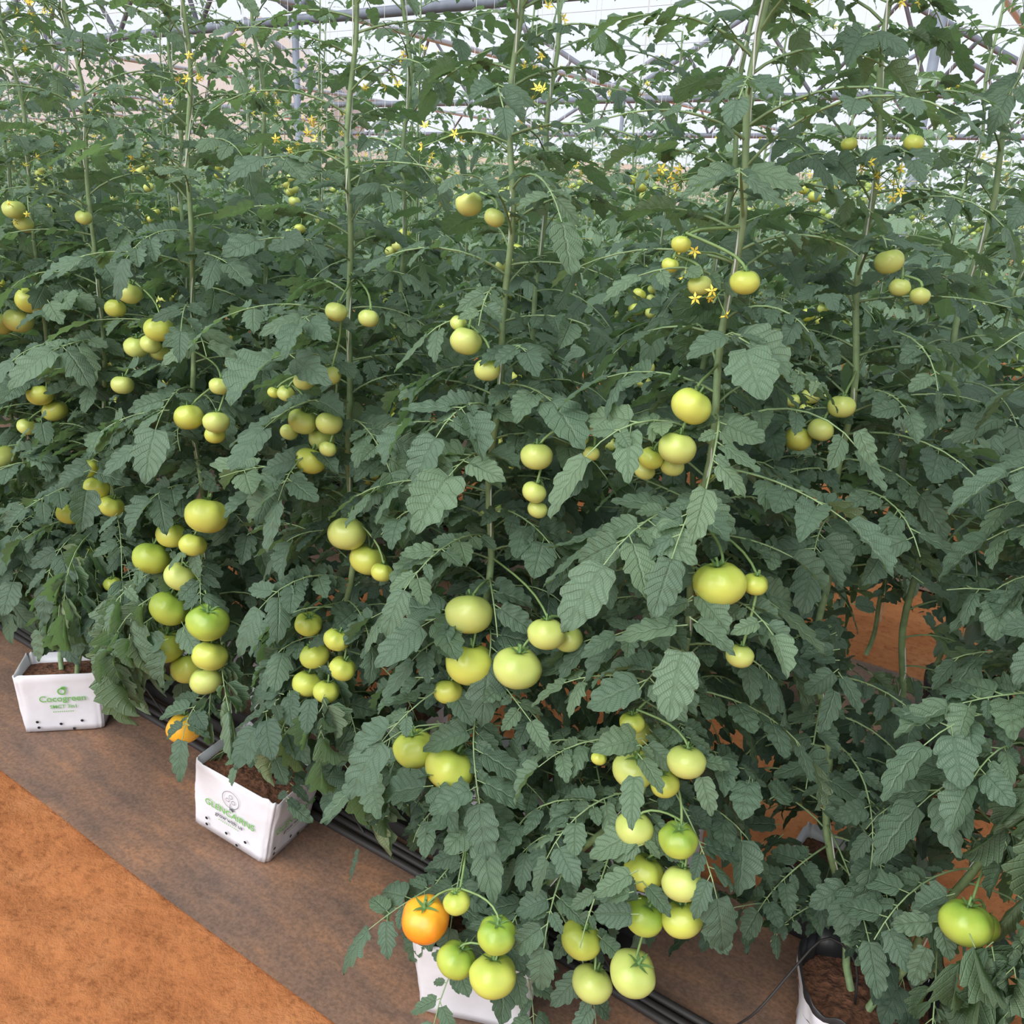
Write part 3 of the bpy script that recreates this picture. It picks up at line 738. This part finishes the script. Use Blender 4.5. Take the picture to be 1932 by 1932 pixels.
for i in range(len(GX)-1):
    x1, x0 = GX[i], GX[i+1]; xm = (x0+x1)/2; b0 = len(V)
    V += [(x0, -6, 3.95), (xm, -6, 6.05), (x1, -6, 3.95), (x0, 29, 3.95), (xm, 29, 6.05), (x1, 29, 3.95)]
    F += [(b0, b0+1, b0+4, b0+3), (b0+1, b0+2, b0+5, b0+4)]
mb = MB(); mb.add(V, F); add_obj('ceiling', mb.mesh('ceiling', [M_FILM], smooth=False), kind='structure')
for Y in (1.26, 2.87, 4.45, 6.05, 7.65, 9.40):
    mb = MB(); tube(mb, [(-30, Y, TWINE_TOP), (12, Y, TWINE_TOP)], .004, 5)
    o = add_obj('support_wire', mb.mesh('support_wire', [M_WIRE])); o['label'] = 'horizontal steel wire holding the plant twines'; o['category'] = 'wire'; o['group'] = 'overhead support wires'
# beige building seen beyond the greenhouse
K = 75/45
def W(x, y, z): x *= K; y *= K; return (.826*x-.564*y, .564*x+.826*y, 0 if z == 0 else 1.6+(z-1.6)*K)
prof = [(-50, 5.2), (-24.6, 6.2), (-15.6, 7.2), (-15.59, 7.9), (-12.6, 8.8), (-9.4, 6.5)]
V = []
for y in (45, 54):
    for x, z in prof: V += [W(x, y, 0), W(x, y, z)]
F = []; n = len(prof)
for i in range(n-1):
    F.append((2*i, 2*i+2, 2*i+3, 2*i+1)); F.append((2*n+2*i, 2*n+2*i+1, 2*n+2*i+3, 2*n+2*i+2))
F.append((2*n-2, 4*n-2, 4*n-1, 2*n-1)); F.append((0, 1, 2*n+1, 2*n))
mb = MB(); mb.add(V, F); F2 = [(2*i+1, 2*i+3, 2*n+2*i+3, 2*n+2*i+1) for i in range(n-1)]
mb.F.append(np.array(F2)); mb.M.append(np.full(len(F2), 1))
o = add_obj('warehouse', mb.mesh('warehouse', [M_WALL, M_ROOFE], smooth=False)); o['label'] = 'large plain beige building with a pitched gable roof'; o['category'] = 'building'
Vv = [W(-9.2, 46, 0), W(14, 46, 0), W(14, 46, 3.4), W(-9.2, 46, 3.4), W(-9.2, 46.3, 0), W(14, 46.3, 0), W(14, 46.3, 3.4), W(-9.2, 46.3, 3.4)]
mb = MB(); mb.add(Vv, [(0, 1, 2, 3), (4, 7, 6, 5), (3, 2, 6, 7), (0, 3, 7, 4), (1, 5, 6, 2)])
o = add_obj('boundary_wall', mb.mesh('boundary_wall', [M_WALL], smooth=False)); o['label'] = 'low beige boundary wall beside the pitched building'; o['category'] = 'wall'

# ---------------------------------------------------------------- light and camera
w = bpy.data.worlds.new('overcast'); scene.world = w; w.use_nodes = True
nt = w.node_tree; bg = nt.nodes['Background']; bg.inputs[0].default_value = (.84, .885, 1.0, 1); bg.inputs[1].default_value = 1.1
sun = bpy.data.lights.new('sun', 'SUN'); sun.energy = 4.3; sun.angle = math.radians(65); sun.color = (1, .985, .95)
so = add_obj('sun', sun); so.rotation_euler = (math.radians(42), math.radians(-12), math.radians(10))
cam = bpy.data.cameras.new('camera'); cam.sensor_width = 36; cam.lens = 1673/1932*36; cam.clip_end = 300
co = add_obj('camera', cam, (0, 0, 1.6))
yaw = math.atan2(.564, .826)
co.matrix_world = Matrix.Translation((0, 0, 1.6)) @ Matrix.Rotation(yaw, 4, 'Z') @ Matrix.Rotation(math.radians(90-19.5), 4, 'X') @ Matrix.Rotation(math.radians(3), 4, 'Z')
scene.camera = co
scene.view_settings.view_transform = 'Standard'
